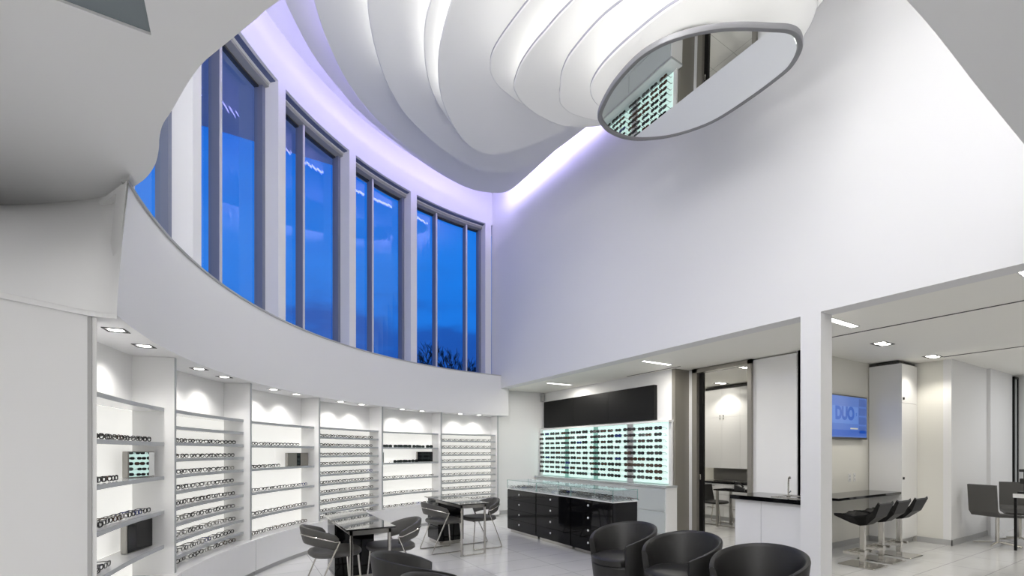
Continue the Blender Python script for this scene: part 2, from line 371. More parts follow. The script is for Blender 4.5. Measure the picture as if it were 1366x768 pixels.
# (material, first control index, count) of the light strip lying on each tier
STRIPS = {'A': [(COVE, 0, 22)], 'B': [(COVE, 1, 17)], 'C': [(COVE, 1, 15)], 'D': [(COVE, 1, 13)], 'E': [(COVEL, -5, 10)],
          'F': [(COVEL, -5, 10)], 'G': [(COVEL, -5, 9)], 'H': [(COVEP, -4, 14)], 'I': []}
for nm, z, P in TIERS:
    if area(P) < 0: pass
    S = spline(P, True, K)
    o1 = offset(S, 0.010) if area(S) > 0 else offset(S, -0.010)     # inward
    m = MB(); zz = z-4.7
    m.rings([[(x, y, zz) for x, y in o1], [(x, y, zz+0.008) for x, y in S], [(x, y, zz+0.030) for x, y in S], [(x, y, zz+0.038) for x, y in o1]], True, False)
    n = len(o1)
    tr = tessellate_polygon([[Vector((x, y, 0)) for x, y in o1]])
    m.add([(x, y, zz) for x, y in o1], [tuple(t) for t in tr]); m.add([(x, y, zz+0.038) for x, y in o1], [tuple(t) for t in tr])
    t = m.build('tier', CANOPY, can)
    sg = 1 if area(S) > 0 else -1
    a = offset(S, sg*0.07); b = offset(S, sg*0.10)
    for mt, i0, cnt in STRIPS[nm]:
        if cnt >= len(P): idx = list(range(len(S)))+[0]
        else: idx = [(i0*K+k) % len(S) for k in range(cnt*K+1)]
        mm = MB(); mm.rings([[(*a[k], zz+0.05) for k in idx], [(*b[k], zz+0.05) for k in idx]], False)
        mm.build('light_strip', mt, t)
    if nm in 'ABCD':
        e_ = offset(S, -sg*0.0015)
        mm = MB(); mm.rings([[(x, y, zz+0.008) for x, y in e_+[e_[0]]], [(x, y, zz+0.034) for x, y in e_+[e_[0]]]], False)
        mm.build('edge_shade_strip', EDGESHADE, t)  # grey strip paints the shaded rim of the tier
    if nm == 'I':
        c_ = offset(S, sg*0.02)
        for k0, k1, mt_ in ((-3*K, int(10.3*K), COVEP2), (int(10.3*K), 15*K, COVEP3)):
            idx = [k % len(S) for k in range(k0, k1+1)]
            mm = MB(); mm.rings([[(*c_[k], zz+0.04) for k in idx], [(*c_[k], zz+0.10) for k in idx]], False)
            mm.build('light_strip', mt_, t)
# suspended core behind the tiers, so nothing floats
m = MB(); m.lathe([(0.30, 0.02), (0.30, 2.9)], 24, (3.5, 2.75)); m.build('core', CANOPY, can)
# oval mirror under the lowest tier
DISK = [(2.95,3.32),(3.09,3.41),(3.24,3.44),(3.42,3.42),(3.60,3.33),(3.81,3.13),(3.97,2.82),(4.00,2.46),(3.98,2.15),(3.94,2.03),(3.84,1.92),(3.71,1.87),(3.59,1.88),(3.45,1.95),(3.30,2.03),(3.16,2.12),(3.04,2.22),(2.93,2.34),(2.84,2.48),(2.79,2.66),(2.80,2.89),(2.85,3.10)]
ZM = 4.68
dm = thing('ceiling_mirror', 'oval mirror in a thin grey rim hanging face down under the lowest ceiling tier', 'mirror', (3.4,2.65,ZM))
S = [(x-3.4, y-2.65) for x, y in spline(DISK, True, 6)]; sg = 1 if area(S) > 0 else -1
i1 = offset(S, sg*0.045)
m = MB(); m.rings([[(x, y, 0.012) for x, y in i1], [(x, y, 0) for x, y in offset(S, sg*0.036)], [(x, y, 0) for x, y in offset(S, sg*0.006)], [(x, y, 0.008) for x, y in S], [(x, y, 0.04) for x, y in S], [(x, y, 0.045) for x, y in i1]], True)
m.build('mirror_rim', RIMM, dm, smooth=True)
m = MB(); m.add([(x, y, 0.012) for x, y in i1], [tuple(t) for t in tessellate_polygon([[Vector((x, y, 0)) for x, y in i1]])])
mg = m.build('mirror_glass', MIRROR, dm); mg.rotation_euler = (0, 0.018, 0)
m = MB(); o2 = offset(S, sg*0.05)
m.rings([[(x, y, 0.044) for x, y in offset(S, sg*0.25)], [(x*0.45, y*0.45, 0.30) for x, y in S]], True)
m.prism([(x*0.3, y*0.3) for x, y in S], 0.04, 0.34)
m.build('mirror_mount', CANOPY, dm, smooth=True)
a = offset(S, sg*0.03); b = offset(S, sg*0.06)
mm = MB(); mm.rings([[(*p, 0.06) for p in a+[a[0]]], [(*p, 0.06) for p in b+[b[0]]]], False)
mm.build('light_strip', COVE, dm)

# ------------------------------------------------------------------ eyewear
def rim(cx, hw_, hh, r, y=0.0, n=14, sq=0.75):
    o = []
    for k in range(n):
        t = 2*PI*k/n; c, s_ = math.cos(t), math.sin(t)
        o.append((cx+hw_*math.copysign(abs(c)**sq, c), y, 0.024+hh*math.copysign(abs(s_)**sq, s_)))
    return o
def front_mb(r=0.0042):
    m = MB()
    for sx in (-1, 1): m.tube(rim(sx*0.035, 0.028, 0.0175, r), r, 5, True)
    m.tube([(-0.008,0,0.030),(0,-0.003,0.033),(0.008,0,0.030)], r, 5)
    for sx in (-1, 1): m.tube([(sx*0.062,0,0.033),(sx*0.069,0.004,0.033)], r, 5)
    return m
def temple_mb(sx, r=0.0034):
    return MB().tube([(sx*0.069,0.002,0.033),(sx*0.067,0.09,0.033),(sx*0.064,0.115,0.022),(sx*0.062,0.138,0.004)], r, 5)
GP = {}       # eyeglasses with parts
GS = {}       # eyeglasses as one small mesh
for cn, cm in GLASSC.items():
    fm = front_mb().build('front_frame', cm, smooth=True); tl = temple_mb(-1).build('temple', cm, smooth=True); tr = temple_mb(1).build('temple', cm, smooth=True)
    GP[cn] = (fm.data, tl.data, tr.data)
    for o in (fm, tl, tr): bpy.data.objects.remove(o)
    m = front_mb(0.0048)
    for sx in (-1, 1):
        t = temple_mb(sx, 0.0036); m.add(t.v, t.f)
    o = m.build('eyeglasses', cm); GS[cn] = o.data; bpy.data.objects.remove(o)
SUN = {}
for ln, lm in LENS.items():
    m = MB()
    for sx in (-1, 1):
        o_ = rim(sx*0.047, 0.044, 0.031, 0, 0.0, 14, 0.7)
        m.tube(o_, 0.0036, 5, True)
        m.add([(x, y, z) for x, y, z in o_], [tuple(range(14))])
        t = temple_mb(sx, 0.0036); m.add([(x*1.31, y*1.05, z) for x, y, z in t.v], t.f)
    m.tube([(-0.006,0,0.034),(0.006,0,0.034)], 0.004, 5)
    o = m.build('sunglasses', lm); SUN[ln] = o.data; bpy.data.objects.remove(o)

ORD = ['first','second','third','fourth','fifth','sixth','seventh','eighth','ninth','tenth','eleventh','twelfth','thirteenth','fourteenth']
def eyeglasses(loc, rz, cn, label, group, parts):
    if parts:
        r = thing('eyeglasses', label, 'eyeglasses', loc, rz, group)
        for d, nme in zip(GP[cn], ('front_frame', 'temple', 'temple')):
            o = bpy.data.objects.new(nme, d); COL.objects.link(o); o.parent = r
        return r
    o = bpy.data.objects.new('eyeglasses', GS[cn]); COL.objects.link(o); o.location = loc; o.rotation_euler = (0,0,rz)
    return tag(o, label, 'eyeglasses', group)
def sunglasses(loc, rz, cn, label, group):
    o = bpy.data.objects.new('sunglasses', SUN[cn]); COL.objects.link(o); o.location = loc; o.rotation_euler = (0,0,rz)
    k_ = random.uniform(0.82, 1.02); o.scale = (k_, k_, k_)
    return tag(o, label, 'sunglasses', group)

# ------------------------------------------------------------------ curved display shelving: six bays
RD = 5.95
BAYS = [170.5, 155.87, 141.2, 126.57, 112.07, 97.67]; HB = 7.32
cl = (0, -RD)
def larc(m, r0, r1, a0, a1, z0, z1, n=None):       # local slab: angle measured clockwise from the outward axis
    return m.arc(cl, r0, r1, 90-a0, 90-a1, z0, z1, n)
WIDE = [1.88, 1.58, 1.285, 0.985, 0.685]
FINE = [1.885, 1.735, 1.585, 1.435, 1.285, 1.135, 0.985, 0.835, 0.685, 0.535]
BN = ['leftmost', 'second', 'third', 'fourth', 'fifth', 'rightmost']
TW = math.degrees(0.018/RD)
for i, th in enumerate(BAYS):
    wide = i % 2 == 0
    lab = ['leftmost curved display bay with widely spaced shelves by the left wall', 'second curved display bay from the left with ten close shelves',
           'third curved display bay from the left, five wide shelves and mirror with painted taupe reflection', 'fourth curved display bay from the left with close shelves behind the nearer desk',
           'fifth curved display bay from the left with sunglasses on its upper shelves', 'rightmost curved display bay with close shelves behind the farther desk'][i]
    u = thing('display_shelf_unit', lab, 'shelf unit', (C[0]+RD*math.cos(R_(th)), C[1]+RD*math.sin(R_(th)), 0), R_(th-90), 'curved white eyewear display bays')
    a0, a1 = (-5.7 if i == 0 else -HB+TW), HB-2*TW-0.01
    hb0 = -5.7 if i == 0 else -HB+0.03
    hb1 = HB-0.03
    larc(MB(), 6.265, 6.29, hb0, hb1, 1.89, ZB).build('upper_back_panel', LAM, u)
    larc(MB(), 6.265, 6.29, hb0, hb1, 0.43, 1.89).build('light_panel', LIT, u)
    larc(MB(), RD, 6.265, HB-2*TW, HB-0.02, 0.43, ZB-0.002, 1).build('divider', LAM, u)
    larc(MB(), RD-0.003, RD, HB-2*TW, HB-0.02, 0.43, ZB-0.002, 1).build('divider_edge', SHELF, u)
    if i == 0:
        Mi = (Matrix.Translation(u.location) @ Matrix.Rotation(u.rotation_euler.z, 4, 'Z')).inverted()
        for nm_, P_, mt_ in (('side_panel', [(-.745,3.605),(-.700,3.595),(-.742,3.82),(-.80,3.82)], LAM), ('side_panel_edge', [(-.752,3.600),(-.722,3.590),(-.721,3.597),(-.750,3.607)], TRIM)):
            L_ = [Mi @ Vector((x, y, 0)) for x, y in P_]
            MB().prism([(q.x, q.y) for q in L_], 0.0, ZB-0.034).build(nm_, mt_, u)
    for z in (WIDE if wide else FINE):
        s_ = larc(MB(), 6.03, 6.262, a0, a1, z-0.03, z).build('shelf', LAM, u)
        larc(MB(), 6.026, 6.03, a0, a1, z-0.031, z+0.001).build('shelf_edge', SHELF, s_)
    larc(MB(), RB+0.03, 6.26, hb0, hb1, 0.055, 0.43).build('base_panel', LAM, u)
    larc(MB(), RB+0.05, 6.2, hb0, hb1, 0.0, 0.055).build('plinth', TRIM, u)
def bay_pt(i, fx, r, z):
    lo_ = -5.6 if i == 0 else -HB+0.75
    a = R_(BAYS[i] - (lo_ + fx*(HB-1.1-lo_)))
    return (C[0]+r*math.cos(a), C[1]+r*math.sin(a), z), a-PI/2
def rowname(z, wide):
    L = WIDE+[0.43] if wide else FINE+[0.43]
    return ORD[L.index(z)]
def pick():
    return random.choices(['black','brown','grey','silver','blue'], [9,2,3,1,0.6])[0]
CW = {'black':'black','brown':'dark brown','grey':'gunmetal grey','silver':'silver','blue':'blue'}
ROWS = {0: [(1.58, 0.02, 1.0, 10), (1.285, 0.02, 0.55, 6), (0.985, 0.02, 0.97, 10), (0.685, 0.02, 0.45, 5), (0.43, 0.5, 0.9, 4)],
        1: [(z, 0.0, 1.0, 9) for z in FINE[2:]+[0.43]],
        2: [(1.58, 0.0, 0.86, 8), (1.285, 0.05, 0.55, 6), (0.985, 0.0, 1.0, 9), (0.685, 0.0, 1.0, 10), (0.43, 0.0, 1.0, 9)],
        3: [(z, 0.0, 1.0, 9) for z in FINE[1:]+[0.43]],
        4: [(0.985, 0.0, 1.0, 9), (0.685, 0.0, 1.0, 9), (0.43, 0.0, 1.0, 9)]}
for i, rows_ in ROWS.items():
    for z, f0, f1, n in rows_:
        for k in range(n):
            f = f0 + (f1-f0)*(k+0.5)/n
            p, rz = bay_pt(i, f, 6.085+random.uniform(-0.012, 0.012), z+0.0005)
            cn = pick()
            if i == 0 and z == 0.43: cn = 'blue' if k == 2 else 'black'
            eyeglasses(p, rz+random.uniform(-0.12, 0.12), cn,
                       '%s eyeglasses, %s from left on %s shelf down in %s bay' % (CW[cn], ORD[k], rowname(z, i % 2 == 0), BN[i]),
                       'eyeglasses on the curved display shelves', i <= 2)
for z, fs in ((1.58, (0.04, 0.15, 0.31, 0.42, 0.51, 0.66, 0.77, 0.92)), (1.285, (0.3, 0.41, 0.51, 0.64))):
    for k, f in enumerate(fs):
        p, rz = bay_pt(4, f, 6.085, z+0.0005)
        sunglasses(p, rz, 'black', 'black sunglasses, %s from left on %s shelf down in fifth curved bay' % (ORD[k], rowname(z, True)), 'sunglasses on the curved shelves')
m = MB()
src = GS['grey']
for z in FINE[1:]+[0.43]:
    for k in range(9):
        p, rz = bay_pt(5, (k+0.5)/9, 6.085, z+0.0005)
        M4 = Matrix.Translation(p) @ Matrix.Rotation(rz, 4, 'Z')
        m.add([M4 @ v.co for v in src.vertices], [tuple(pp.vertices) for pp in src.polygons])
o = m.build('eyeglasses_rows', GLASSC['grey']); o['kind'] = 'stuff'
tag(o, 'rows of small eyeglasses filling the shelves of the rightmost curved bay', 'eyeglasses')

# counter-top mirrors standing on the shelves, most with the reflection painted on
def stand_mirror(i, fx, r, z, w, h, rz, label, kind):
    p, _ = bay_pt(i, fx, r, z)
    t = thing('shelf_mirror', label, 'mirror', p, rz)
    m = MB(); m.bbox(-w/2, w/2, 0.0, 0.05, 0.0005, h, 0.006)
    m.build('frame', STEEL, t)
    if kind == 'mirror':
        MB().box(-w/2+0.008, w/2-0.008, -0.003, 0.0, 0.008, h-0.008).build('mirror_glass', MIRROR, t)
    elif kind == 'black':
        MB().box(-w/2+0.006, w/2-0.006, -0.003, 0.0, 0.006, h-0.006).build('painted_dark_reflection', BLACKG, t)  # mirror's dark reflection painted as a black gloss face
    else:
        f = MB().box(-w/2+0.006, w/2-0.006, -0.003, 0.0, 0.006, h-0.006).build('painted_taupe_reflection', TAUPE, t)
        MB().box(-0.035, 0.045, -0.005, -0.003, 0.006, h-0.006).build('painted_reflection_band', BLACKG, f)  # mirror's tan reflection with dark band painted on as colour
    return t
p, _ = bay_pt(0, 0.93, 6.12, 1.285)
v1 = Vector((-p[0], -p[1], 0)).normalized(); v2 = Vector((6.65-p[0], 7.2-p[1], 0)).normalized(); nn = (v1+v2).normalized()
stand_mirror(0, 0.93, 6.12, 1.286, 0.27, 0.215, math.atan2(nn.y, nn.x)+PI/2, 'square framed mirror reflecting turquoise light on third shelf of leftmost bay', 'mirror')
stand_mirror(0, 0.91, 6.12, 0.686, 0.33, 0.245, R_(170.5-12-90), 'square mirror with painted dark reflection on fifth shelf of leftmost bay', 'black')
stand_mirror(2, 0.88, 6.12, 1.286, 0.44, 0.195, R_(141.2-6-90), 'mirror with painted taupe and black reflection on third shelf of third bay', 'taupe')
stand_mirror(4, 0.86, 6.12, 1.286, 0.40, 0.21, R_(112-5-90), 'wide mirror with painted dark reflection on right end of third shelf in fifth bay', 'black')
stand_mirror(4, 0.03, 6.12, 1.286, 0.16, 0.20, R_(112+7-90), 'narrow mirror with painted dark reflection on left end of third shelf in fifth bay', 'black')

# recessed downlights in the bulkhead underside: two per bay
k = 0
for i, th in enumerate(BAYS):
    for s_, side in ((-2.2, 'left'), (2.6, 'right')):
        a = R_(th-s_); x, y = C[0]+5.99*math.cos(a), C[1]+5.99*math.sin(a)
        t = thing('recessed_downlight', '%s square recessed downlight above the %s curved display bay' % (side, BN[i]), 'downlight', (x, y, ZB-0.001), a-PI/2, 'downlights over the curved bays')
        m = MB(); w = 0.062
        m.prism([(-w,-w),(w,-w),(w,w),(-w,w)], -0.004, 0.0, [[(-w+.012,-w+.012),(w-.012,-w+.012),(w-.012,w-.012),(-w+.012,w-.012)]])
        m.build('frame', BLACKM if i < 2 else TRIM, t)
        MB().lathe([(0.040, -0.003), (0.044, -0.001)], 20).build('lamp', LAMP, t)
        L = bpy.data.lights.new('spot', 'SPOT'); L.energy = 16; L.spot_size = R_(130); L.spot_blend = 0.8; L.shadow_soft_size = 0.03; L.color = (1, 0.97, 0.92)
        lo = bpy.data.objects.new('downlight_lamp', L); COL.objects.link(lo); lo.location = (C[0]+6.04*math.cos(a), C[1]+6.04*math.sin(a), ZB-0.02)

# ------------------------------------------------------------------ sunglasses wall
XB = 6.7
d = thing('sunglasses_display', 'backlit turquoise glass display wall of sunglasses in a white frame', 'display', (XB, 7.5, 0.9))
def Y(y): return y-7.5
m = MB(); m.box(-0.13, 0, Y(5.53), Y(9.53), 1.125, 1.165); m.box(-0.13, 0, Y(9.50), Y(9.53), 0, 1.125); m.build('frame', LAM, d)
pan = [(9.50, 8.61), (8.46, 7.61), (7.45, 6.62), (6.44, 5.60)]
for (y1, y0) in pan:
    MB().box(-0.06, -0.02, Y(y0), Y(y1), 0.02, 1.12).build('light_panel', TEAL, d)
for (y1, y0), mt in zip(((8.61, 8.46), (7.61, 7.45), (6.62, 6.44), (5.60, 5.53)), (TEALD, TEALD, LAM, LAM)):
    MB().box(-0.05, -0.01, Y(y0), Y(y1), 0.0, 1.125).build('divider_strip', mt, d)
m = MB()
for r_ in range(9):
    z = 1.005-0.113*r_
    m.tube([(-0.07, Y(5.6), z-0.002), (-0.07, Y(9.48), z-0.002)], 0.002, 4)
m.build('rail', STEEL, d)
for pi_, (y1, y0) in enumerate(pan):
    for r_ in range(9):
        z = 0.9+1.005-0.113*r_-0.003
        ys = [y1-(y1-y0)*(q+0.5)/4.1 for q in range(4)]
        if pi_ == 0: ys = [y-0.05 for y in ys]
        if pi_ > 0: ys = [y1+0.02] + [y-0.02 for y in ys]
        for q, y in enumerate(ys):
            cn = random.choices(['black','brown','blue','grey'], [9, 2, 0.7, 1])[0]
            yy = y+random.uniform(-0.022, 0.022)
            sunglasses((XB-0.205, yy, z), -PI/2+random.uniform(-0.06, 0.06), cn,
                       '%s sunglasses, %s from left in %s row of %s turquoise panel' % ({'black':'black','brown':'brown','blue':'blue-lens','grey':'grey'}[cn], ORD[q], ORD[r_], ORD[pi_]), 'sunglasses on the turquoise wall')
# three black panels above
v = thing('video_wall', 'long black panel of three joined screens above the sunglasses wall', 'panel', (XB, 7.7, 2.09))
for y1, y0 in ((9.42, 8.25), (8.245, 7.11), (7.105, 5.90)):
    MB().box(-0.09, -0.002, y0-7.7, y1-7.7, 0, 0.64).build('panel', BLACKM, v)
# ledge with white drawers below the display
cb = thing('drawer_cabinet', 'long white low cabinet with grey ledge under the sunglasses wall', 'cabinet', (6.42, 7.4, 0))
MB().box(0.0, 0.27, 5.45-7.4, 9.5-7.4, 0.05, 0.86).build('carcass', LAM, cb)
MB().box(-0.02, 0.27, 5.44-7.4, 9.52-7.4, 0.86, 0.90).build('ledge', SHELF, cb)
MB().box(0.03, 0.25, 5.47-7.4, 9.5-7.4, 0, 0.05).build('plinth', TRIM, cb)
for q in range(4):
    y1 = 9.46-1.0*q
    for z0, z1 in ((0.06, 0.44), (0.45, 0.845)):
        dr = MB().box(-0.015, 0, y1-0.99-7.4+0.005, y1-7.4, z0, z1).build('drawer', GREYDRAWER, cb)

# ------------------------------------------------------------------ three black display counters
ys = [7.43, 6.465, 5.526, 4.612]
for q in range(3):
    y1, y0 = ys[q], ys[q+1]; w = y1-y0
    t = thing('display_counter', ['black glossy drawer counter with glass case, the far left of three', 'middle black glossy drawer counter with glass case', 'black glossy drawer counter with glass case, nearest the armchairs'][q], 'counter', (4.375, y0, 0), 0, 'black glass-topped display counters')
    g = 0.012
    MB().box(0.012, 0.47, g, w-g*0.3, 0.06, 0.80).build('body', BLACKG, t)
    MB().box(0.06, 0.42, g+0.02, w-0.03, 0.0, 0.062).build('plinth', CHROME, t)
    for r_ in range(4):
        z0 = 0.075+0.18*r_
        dr = MB().box(0.0, 0.012, g+0.004, w-0.010, z0, z0+0.174).build('drawer', BLACKG, t)
        MB().lathe([(0.006,0),(0.015,0.004),(0.017,0.012),(0.011,0.018)], 12).build('knob', LAM, dr, smooth=True)
        kb = dr.children[0]; kb.location = (0.0, w*0.55, z0+0.087+0.02); kb.rotation_euler = (0, -PI/2, 0)
    MB().box(0.0, 0.47, 0.0, w, 0.80, 0.815).build('tray', LAM, t)
    m = MB()
    for x0, x1, y0_, y1_, z0, z1 in ((0.0,0.005,0,w,0.815,0.965),(0.465,0.47,0,w,0.815,0.965),(0,0.47,0,0.005,0.815,0.965),(0,0.47,0,w,0.965,0.972)):
        m.box(x0, x1, y0_, y1_, z0, z1)
    gc = m.build('glass_case', CASEG, t)
    m = MB()
    for x, y in ((0.003,0.003),(0.467,0.003),(0.003,w-0.003),(0.467,w-0.003)): m.box(x-0.003, x+0.003, y-0.003, y+0.003, 0.80, 0.972)
    m.box(-0.002, 0.004, 0, w, 0.967, 0.973); m.box(0, 0.47, -0.002, 0.004, 0.967, 0.973)
    m.build('glass_edge', CASEE, gc)
    for r_ in range(3):
        for k in range(6):
            cn = pick()
            x = 0.10+0.13*r_+random.uniform(-0.02, 0.02); y = w*(k+0.5)/6+random.uniform(-0.015, 0.015)
            o = eyeglasses((4.375+x, y0+y, 0.8155), -PI/2+random.uniform(-0.3, 0.3), cn,
                       '%s eyeglasses, %s from right in %s row of the %s glass counter' % (CW[cn], ORD[k], ['front','middle','back'][r_], ['far left','middle','nearest'][q]), 'eyeglasses in the glass counters', False)

# ------------------------------------------------------------------ desks
def desk(x0, y0, label):
    t = thing('desk', label, 'desk', (x0, y0, 0), 0, 'black glass consultation desks')
    MB().box(0, 0.48, 0, 1.41, 0.735, 0.75).build('desktop', BLACKT, t)
    m = MB(); m.box(0.04, 0.44, 0.03, 0.06, 0.685, 0.735); m.box(0.04, 0.065, 0.03, 1.0, 0.69, 0.735); m.box(0.415, 0.44, 0.03, 1.0, 0.69, 0.735); m.build('apron', STEEL, t)
    p_ = MB().bbox(0.07, 0.50, 0.93, 1.43, 0.06, 0.735, 0.004).build('pedestal', BLACKG, t)
    for z in (0.08, 0.30, 0.52):
        MB().box(0.062, 0.07, 0.95, 1.41, z, z+0.21).build('drawer', BLACKG, p_)
    MB().box(0.09, 0.48, 0.95, 1.41, 0, 0.06).build('plinth', CHROME, t)
    for x in (0.055, 0.425):
        MB().bbox(x-0.014, x+0.014, 0.03, 0.058, 0, 0.69, 0.004).build('leg', CHROME, t)
    MB().box(0.041, 0.439, 0.032, 0.056, 0, 0.014).build('foot_rail', CHROME, t)
    return t
desk(2.72, 5.95, 'black glass desk on chrome legs, the farther one, by the rightmost shelves')
desk(0.91, 4.57, 'black glass desk on chrome legs, the nearer one, by the curved shelves')

# ------------------------------------------------------------------ desk chairs
def make_desk_chair():
    t = thing('desk_chair', 'x', 'chair', (0,0,0))
    # seat
    rows_ = []
    for z, s_ in ((0.425, 0.80), (0.430, 0.93), (0.445, 1.0), (0.470, 1.0), (0.484, 0.95), (0.490, 0.80), (0.491, 0.4)):
        ring = []
        for k in range(36):
            a = 2*PI*k/36; c, s2 = math.cos(a), math.sin(a); e = 0.72
            ring.append((0.02+0.255*s_*math.copysign(abs(c)**e, c), 0.245*s_*math.copysign(abs(s2)**e, s2), z))
        rows_.append(ring)
    a_ = MB().rings(rows_, True, True).build('seat', LEATHER2, t, smooth=True)
    # curved back band
    secs = []; tube = []
    N = 30
    for k in range(N+1):
        f = k/N; a = R_(92 + 176*f); back = math.sin(PI*f)
        cx, cy = 0.0+0.285*math.cos(a), 0.262*math.sin(a)
        rx, ry = math.cos(a), math.sin(a)*1.3; l = math.hypot(rx, ry); rx /= l; ry /= l
        zc = 0.575+0.085*back**0.8; h = 0.075+0.02*back; th = 0.022
        if k in (0, N): h *= 0.75; th *= 0.6
        lean = 0.04
        sec = []
        for q in range(12):
            b = 2*PI*q/12; u_ = math.cos(b); w_ = math.sin(b)
            u2 = math.copysign(abs(u_)**0.6, u_)*th; w2 = math.copysign(abs(w_)**0.6, w_)*h
            off = u2+lean*(w2/h)*0.5
            sec.append((cx+rx*off, cy+ry*off, zc+w2))
        secs.append(sec)
        if 0 < k < N: tube.append((cx+rx*(th+0.004), cy+ry*(th+0.004), zc+0.01))
    b_ = MB().rings(secs, True, True).build('backrest', LEATHER2, t, smooth=True)
    e0, e1 = secs[0], secs[-1]
    pts = []
    for sy in (1, -1):
        P = [(0.0, sy*0.28, 0.60), (-0.25, sy*0.245, 0.03), (-0.255, sy*0.243, 0.012), (-0.235, sy*0.24, 0.008), (0.21, sy*0.235, 0.008), (0.233, sy*0.235, 0.015), (0.236, sy*0.235, 0.03), (0.20, sy*0.215, 0.43)]
        pts.append(P)
    m = MB(); m.tube([pts[0][0]]+tube+[pts[1][0]], 0.008, 8)
    fr = m.build('back_rail', CHROME, t, smooth=True)
    ks = [a_, b_, fr]
    for P in pts: ks.append(MB().tube(P, 0.009, 8).build('sled_leg', CHROME, t, smooth=True))
    cr = MB().tube([(0.20, -0.215, 0.428), (0.20, 0.215, 0.428)], 0.008, 8).build('crossbar', CHROME, t, smooth=True); ks.append(cr)
    return kids(t, *ks)
ch = make_desk_chair()
ch.location = (2.69, 6.52, 0); ch['label'] = 'grey desk chair on left side of the farther glass desk'; ch['group'] = 'grey chairs at the glass desks'
dup(ch, (3.33, 6.50, 0), PI, 'grey desk chair on right side of the farther glass desk')
dup(ch, (0.88, 5.10, 0), R_(4), 'grey desk chair on left side of the nearer glass desk')
dup(ch, (1.50, 5.06, 0), PI+R_(-4), 'grey desk chair on right side of the nearer glass desk')

# ------------------------------------------------------------------ tub chairs
def make_tub():
    t = thing('tub_chair', 'x', 'armchair', (0,0,0))
    N = 56; A0 = 52.0
    secs = []
    for k in range(N+1):
        f = k/N; a = R_(A0 + (360-2*A0)*f); back = math.sin(PI*f)
        zt = 0.585+0.165*back**0.85
        c, s_ = math.cos(a), math.sin(a)
        def P(r, z): return (r*c, r*s_*0.99, z)
        ro = lambda z: 0.275+0.085*(z/0.75)**1.1
        ri = lambda z: ro(z)-0.062+0.03*max(0, (z-0.40))/0.35
        prof = [(ro(0.02)-0.02, 0.0), (ro(0.02), 0.02), (ro(0.2), 0.2), (ro(0.4), 0.4), (ro(zt-0.02), zt-0.02), (ro(zt)-0.006, zt-0.004), ((ro(zt)+ri(zt))/2, zt), (ri(zt)+0.006, zt-0.006), (ri(zt-0.03), zt-0.03), (ri(0.40), 0.40), (ri(0.3)-0.01, 0.30)]
        secs.append([P(r, z) for r, z in prof])
    b = MB().rings(secs, False)
    n = len(secs[0])
    b.add(secs[0], [tuple(range(n))]); b.add(secs[-1], [tuple(range(n-1, -1, -1))])
    b_ = b.build('shell', LEATHER, t, smooth=True)
    # front of the base, between the arms
    secs = []
    for k in range(17):
        a = R_(-A0 + 2*A0*k/16); c, s_ = math.cos(a), math.sin(a); fl = 0.965
        secs.append([(r*c*fl, r*s_*0.99*fl, z) for r, z in ((0.25,0),(0.273,0.02),(0.298,0.2),(0.315,0.36),(0.30,0.375),(0.05,0.375))])
    f_ = MB().rings(secs, False).build('base', LEATHER, t, smooth=True)
    rows_ = []
    for z, s2 in ((0.372,0.93),(0.38,0.99),(0.40,1.0),(0.425,0.985),(0.438,0.93),(0.445,0.75),(0.447,0.3)):
        ring = []
        for k in range(40):
            a = 2*PI*k/40; r = 0.275 if abs(((math.degrees(a)+180) % 360)-180) > A0 else 0.31
            ring.append((r*s2*math.cos(a), r*s2*math.sin(a)*0.98, z))
        rows_.append(ring)
    c_ = MB().rings(rows_, True, True).build('seat_cushion', LEATHER, t, smooth=True)
    return kids(t, b_, f_, c_)
tub = make_tub()
G = 'charcoal leather tub chairs'
tub.location = (3.41, 3.47, 0); tub.rotation_euler = (0,0,PI); tub['label'] = 'charcoal leather tub chair, farthest of the right row, beside the black counters'; tub['group'] = G
dup(tub, (3.43, 2.76, 0), PI, 'charcoal leather tub chair in the middle of the right row of three')
dup(tub, (3.43, 2.05, 0), PI, 'charcoal leather tub chair, nearest of the right row, in front of the sink counter')
dup(tub, (1.20, 3.36, 0), 0, 'charcoal leather tub chair with its back to the nearer glass desk')
dup(tub, (1.19, 2.62, 0), 0, 'charcoal leather tub chair at the bottom edge, only its curved rim showing')

# ------------------------------------------------------------------ sink counter by the column
t = thing('sink_counter', 'white kitchen counter with black worktop and sink beside the white column', 'counter', (5.47, 2.71, 0))
MB().box(0.0, 0.55, 0.005, 0.84, 0.0, 0.905).build('cabinet', LAM, t)
MB().box(-0.014, 0, 0.50, 0.835, 0.01, 0.90).build('door', LAM, t)
MB().box(-0.014, 0, 0.01, 0.495, 0.01, 0.90).build('door', LAM, t)
MB().box(-0.075, 0.57, 0.0, 0.865, 0.905, 0.955).build('worktop', BLACKG, t)
m = MB(); m.prism([(0.06,0.04),(0.42,0.04),(0.42,0.42),(0.06,0.42)], 0.955, 0.962, [[(0.08,0.06),(0.40,0.06),(0.40,0.40),(0.08,0.40)]])
sk = m.build('sink', CHROME, t)
m = MB(); m.tube([(0.22,0.30,0.955),(0.22,0.30,0.975)], 0.022, 12); m.tube([(0.22,0.30,0.97),(0.22,0.30,1.13),(0.215,0.295,1.18),(0.19,0.27,1.20),(0.16,0.25,1.185)], 0.009, 8); m.tube([(0.22,0.30,1.0),(0.22,0.27,1.03)], 0.006, 6)
m.build('tap', CHROME, t, smooth=True)

